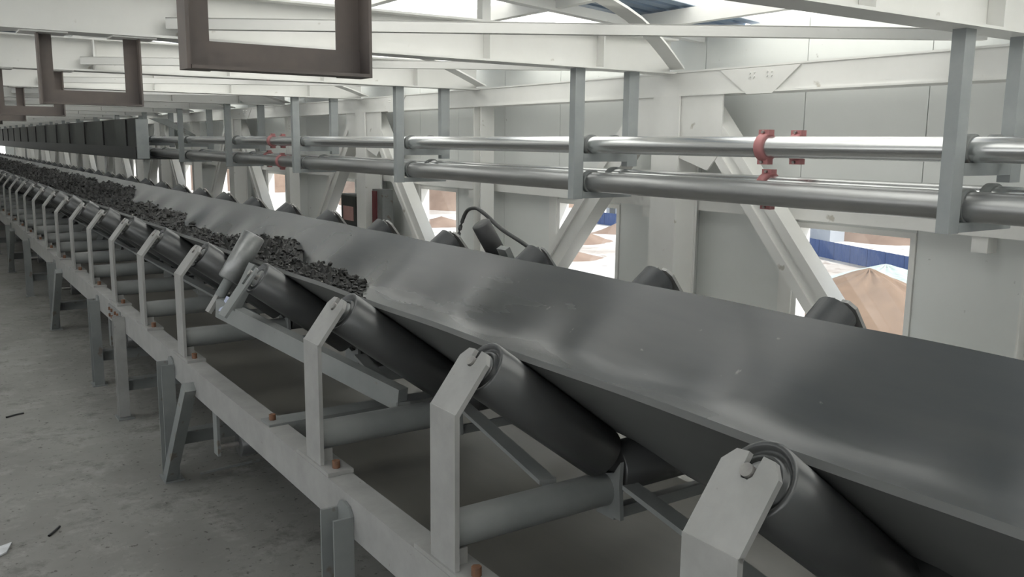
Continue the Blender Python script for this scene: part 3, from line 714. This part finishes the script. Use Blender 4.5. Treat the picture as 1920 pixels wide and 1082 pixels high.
# dark ribbed enclosure far along the pipes
en = empty('ribbed_enclosure', (3.6, 17.3, 1.24)); tag(en, 'long dark green ribbed steel enclosure around the distant pipes', 'enclosure')
MB().box(3.47, 3.50, 17.34, 54, 1.245, 1.97).build('side_sheet', M['enc'], en)
MB().box(3.45, 3.66, 17.30, 17.34, 1.24, 1.95).build('end_plate', M['hanger'], en)
MB().box(3.44, 4.35, 17.34, 54, 1.225, 1.245).build('bottom_sheet', M['enc'], en)
MB().box(3.435, 3.47, 17.36, 54, 1.245, 1.45).build('lower_band', M['black'], en)
y = 18.2
while y < 53:
    MB().box(3.44, 3.47, y, y + 0.16, 1.46, 1.95).build('rib', M['black'], en); y += 2.4
m = MB().prism([(3.67, 17.32, 1.97), (4.50, 17.32, 1.62), (4.50, 17.32, 1.68), (4.0, 17.32, 1.97)], (0, 0.02, 0))
tag(m.build('slanted_plate', M['dkgrey'], None, (4, 17.3, 1.6)), 'dark slanted plate at the end of the ribbed enclosure', 'plate')

# cabinets by the far wall
r = empty('fire_cabinet', (4.6, 10.52, 0)); tag(r, 'dark cabinet with a faded pink sign by the wall', 'cabinet')
MB().box(4.60, 4.75, 10.27, 10.76, 0.0, 0.93).build('body', M['dkgrey'], r)
MB().box(4.585, 4.60, 10.29, 10.74, 0.10, 0.91).build('door', M['enc'], r)
MB().box(4.578, 4.585, 10.36, 10.67, 0.60, 0.78).build('sign', M['pinkprint'], r)
r = empty('red_cabinet', (4.6, 9.72, 0)); tag(r, 'tall dark red cabinet right of the wide column', 'cabinet')
MB().box(4.60, 4.74, 9.56, 9.83, 0.0, 1.03).build('body', M['dkgrey'], r)
MB().box(4.588, 4.60, 9.70, 9.82, 0.02, 1.01).build('door', M['cabinet'], r)

# scraps on the floor
def on_floor(px, py):
    d = RT * (px - 960) - UP * (py - 541) + FW * F_PX; return Vector((0, 0, 1.6)) + d * (-1.6 / d.z)
p = on_floor(5, 1030)
m = MB().prism([(p.x - 0.10, p.y - 0.02, 0.002), (p.x + 0.035, p.y + 0.035, 0.002), (p.x + 0.01, p.y - 0.05, 0.002), (p.x - 0.04, p.y - 0.09, 0.002)], (0, 0, 0.006))
tag(m.build('plastic_scrap', M['paper'], None, (p.x, p.y, 0)), 'torn pale scrap lying on the concrete at the left edge', 'scrap')
for px, py, L, a, lab in ((102, 998, 0.045, 1.0, 'short dark twig on the concrete near the pale scrap'), (28, 780, 0.05, 0.4, 'bent dark twig on the concrete at the far left')):
    p = on_floor(px, py); d = Vector((math.cos(a), math.sin(a), 0)) * L
    m = MB().tube([p - d + Vector((0, 0, 0.005)), p + Vector((0.006, 0.004, 0.007)), p + d + Vector((0, 0, 0.005))], 0.005, 6)
    tag(m.build('twig', M['black'], None, (p.x, p.y, 0)), lab, 'twig')
p = on_floor(440, 875)
m = MB().beam((p.x - 0.17, p.y - 0.02, 0.006), (p.x + 0.13, p.y + 0.01, 0.006), 0.012, 0.010)
tag(m.build('thin_batten', M['dkgrey'], None, (p.x, p.y, 0)), 'thin dark strip lying beside the braced trestle', 'batten')

# ------------------------------------------------------------------ outside the windows
GZ = -5.0
gr = MB().box(-160, 320, -120, 400, GZ - 0.5, GZ).build('outside_ground', M['ground']); tag(gr, 'pale sunlit site ground outside the windows', 'ground', kind='structure')
def mound(nm, x, y, rx, ry, h, mt, label, cat, group=None, seed=0, peak=1.25, n=48, rings=20):
    rd = random.Random(seed); ph = [rd.uniform(0, 6.28) for _ in range(8)]; vs = [(x, y, GZ + h)]; fs = []
    for i in range(1, rings + 1):
        t = i / rings
        for j in range(n):
            a = 2 * math.pi * j / n
            wob = 1 + 0.07 * math.sin(3 * a + ph[0]) + 0.05 * math.sin(5 * a + ph[1]) + 0.03 * math.sin(9 * a + ph[2] + 4 * t)
            z = h * (1 - t) ** peak * (1 + 0.10 * math.sin(7 * a + ph[3] + 6 * t) * t) + 0.03 * h * math.sin(13 * a + 11 * t + ph[4]) * (1 - t)
            vs.append((x + rx * t * wob * math.cos(a), y + ry * t * wob * math.sin(a), GZ + z - 0.02))
    for j in range(n): fs.append((0, 1 + j, 1 + (j + 1) % n))
    for i in range(rings - 1):
        for j in range(n):
            a = 1 + i * n + j; b = 1 + i * n + (j + 1) % n; fs.append((a, a + n, b + n, b))
    m = MB(); m._add(vs, fs, True)
    return tag(m.build(nm, mt, None, (x, y, GZ)), label, cat, group)
mound('sand_pile', 31.4, 21.0, 4.6, 4.6, 1.8, M['sand'], 'smooth tan sand cone just outside the rightmost window', 'sand pile', seed=1, peak=1.05)
mound('covered_pile', 36.2, 23.4, 4.4, 4.2, 1.35, M['tarp'], 'pile under a pale green sheet behind the sand cone', 'covered pile', seed=2, peak=0.9)
mound('earth_hill', 66, 39.5, 13, 9, 8.5, M['dirt'], 'tall brown earth hill beyond the blue fence in the rightmost window', 'earth hill', 'brown earth hills', seed=3, peak=1.1)
mound('earth_hill', 80, 97, 15, 15, 11, M['dirt'], 'brown earth hill high in the second window from the right', 'earth hill', 'brown earth hills', seed=4, peak=1.1)
mound('earth_hill', 50, 90, 12, 20, 14, M['dirt'], 'brown earth hill filling the third window from the right', 'earth hill', 'brown earth hills', seed=5, peak=1.0)
mound('earth_hill', 42, 130, 14, 20, 18, M['dirt'], 'most distant brown earth hill in the small far windows', 'earth hill', 'brown earth hills', seed=6, peak=1.0)
for i, (x, y, r_, h, lab) in enumerate(((31.5, 40.5, 2.2, 0.5, 'low brown earth mound at the foot of the second window'), (37.5, 47.0, 2.4, 0.8, 'low brown earth mound in the middle of the second window'), (35.0, 62.0, 3.0, 0.7, 'low brown earth mound at the foot of the third window'), (43.5, 50.5, 2.0, 0.7, 'low brown earth mound right beside the blue fence'))):
    mound('earth_mound', x, y, r_, r_ * 0.8, h, M['dirt'], lab, 'earth mound', 'low earth mounds', seed=20 + i, n=28, rings=10)
# blue sheet fence
fe = empty('site_fence', (45.5, 35, GZ)); tag(fe, 'long blue sheet metal site fence outside the windows', 'fence')
path = [(40.2, 20.5), (45.5, 35.0), (47.0, 57.5)]
for (xa, ya), (xb, yb) in zip(path[:-1], path[1:]):
    L = math.hypot(xb - xa, yb - ya); nsh = round(L / 1.6)
    for i in range(nsh):
        a = Vector((xa + (xb - xa) * i / nsh, ya + (yb - ya) * i / nsh, 0)); b = Vector((xa + (xb - xa) * (i + 0.985) / nsh, ya + (yb - ya) * (i + 0.985) / nsh, 0))
        z0, z1 = GZ, GZ + 1.0
        m = MB(); nn = (b - a).cross(Vector((0, 0, 1))).normalized() * 0.03
        pts = []
        for j in range(9): pts.append(a + (b - a) * j / 8 + (nn if j % 2 else -nn))
        vs = [(p_.x, p_.y, z) for z in (z0, z1) for p_ in pts] + [(p_.x + nn.x, p_.y + nn.y, z) for z in (z0, z1) for p_ in pts]
        fs = [(j, j + 1, j + 10, j + 9) for j in range(8)] + [(18 + j, 18 + j + 9, 18 + j + 10, 18 + j + 1) for j in range(8)]
        m._add(vs, fs); m.build('fence_sheet', M['fence'], fe)
# pale building by the hill
bd = empty('site_building', (52.5, 38.8, GZ)); tag(bd, 'pale blue site building left of the earth hill', 'building')
MB().box(52, 53.6, 38.0, 40.0, GZ, GZ + 2.1).build('wall_block', M['bldg'], bd)
MB().box(51.85, 53.75, 37.85, 40.15, GZ + 2.1, GZ + 2.22).build('roof', M['paper'], bd)
for yy in (38.25, 39.2): MB().box(51.96, 52, yy, yy + 0.5, GZ + 0.9, GZ + 1.7).build('window', M['dkwin'], bd)
b2 = empty('site_hut', (52, 61, GZ)); tag(b2, 'pale grey site hut seen through the second window', 'hut')
MB().box(51, 54, 58.8, 60.6, GZ, GZ + 2.0).build('wall_block', M['bldg'], b2)
MB().box(50.8, 54.2, 58.6, 60.8, GZ + 2.0, GZ + 2.12).build('roof', M['paper'], b2)
MB().box(50.95, 51, 59.4, 60.1, GZ, GZ + 1.5).build('door', M['dkwin'], b2)
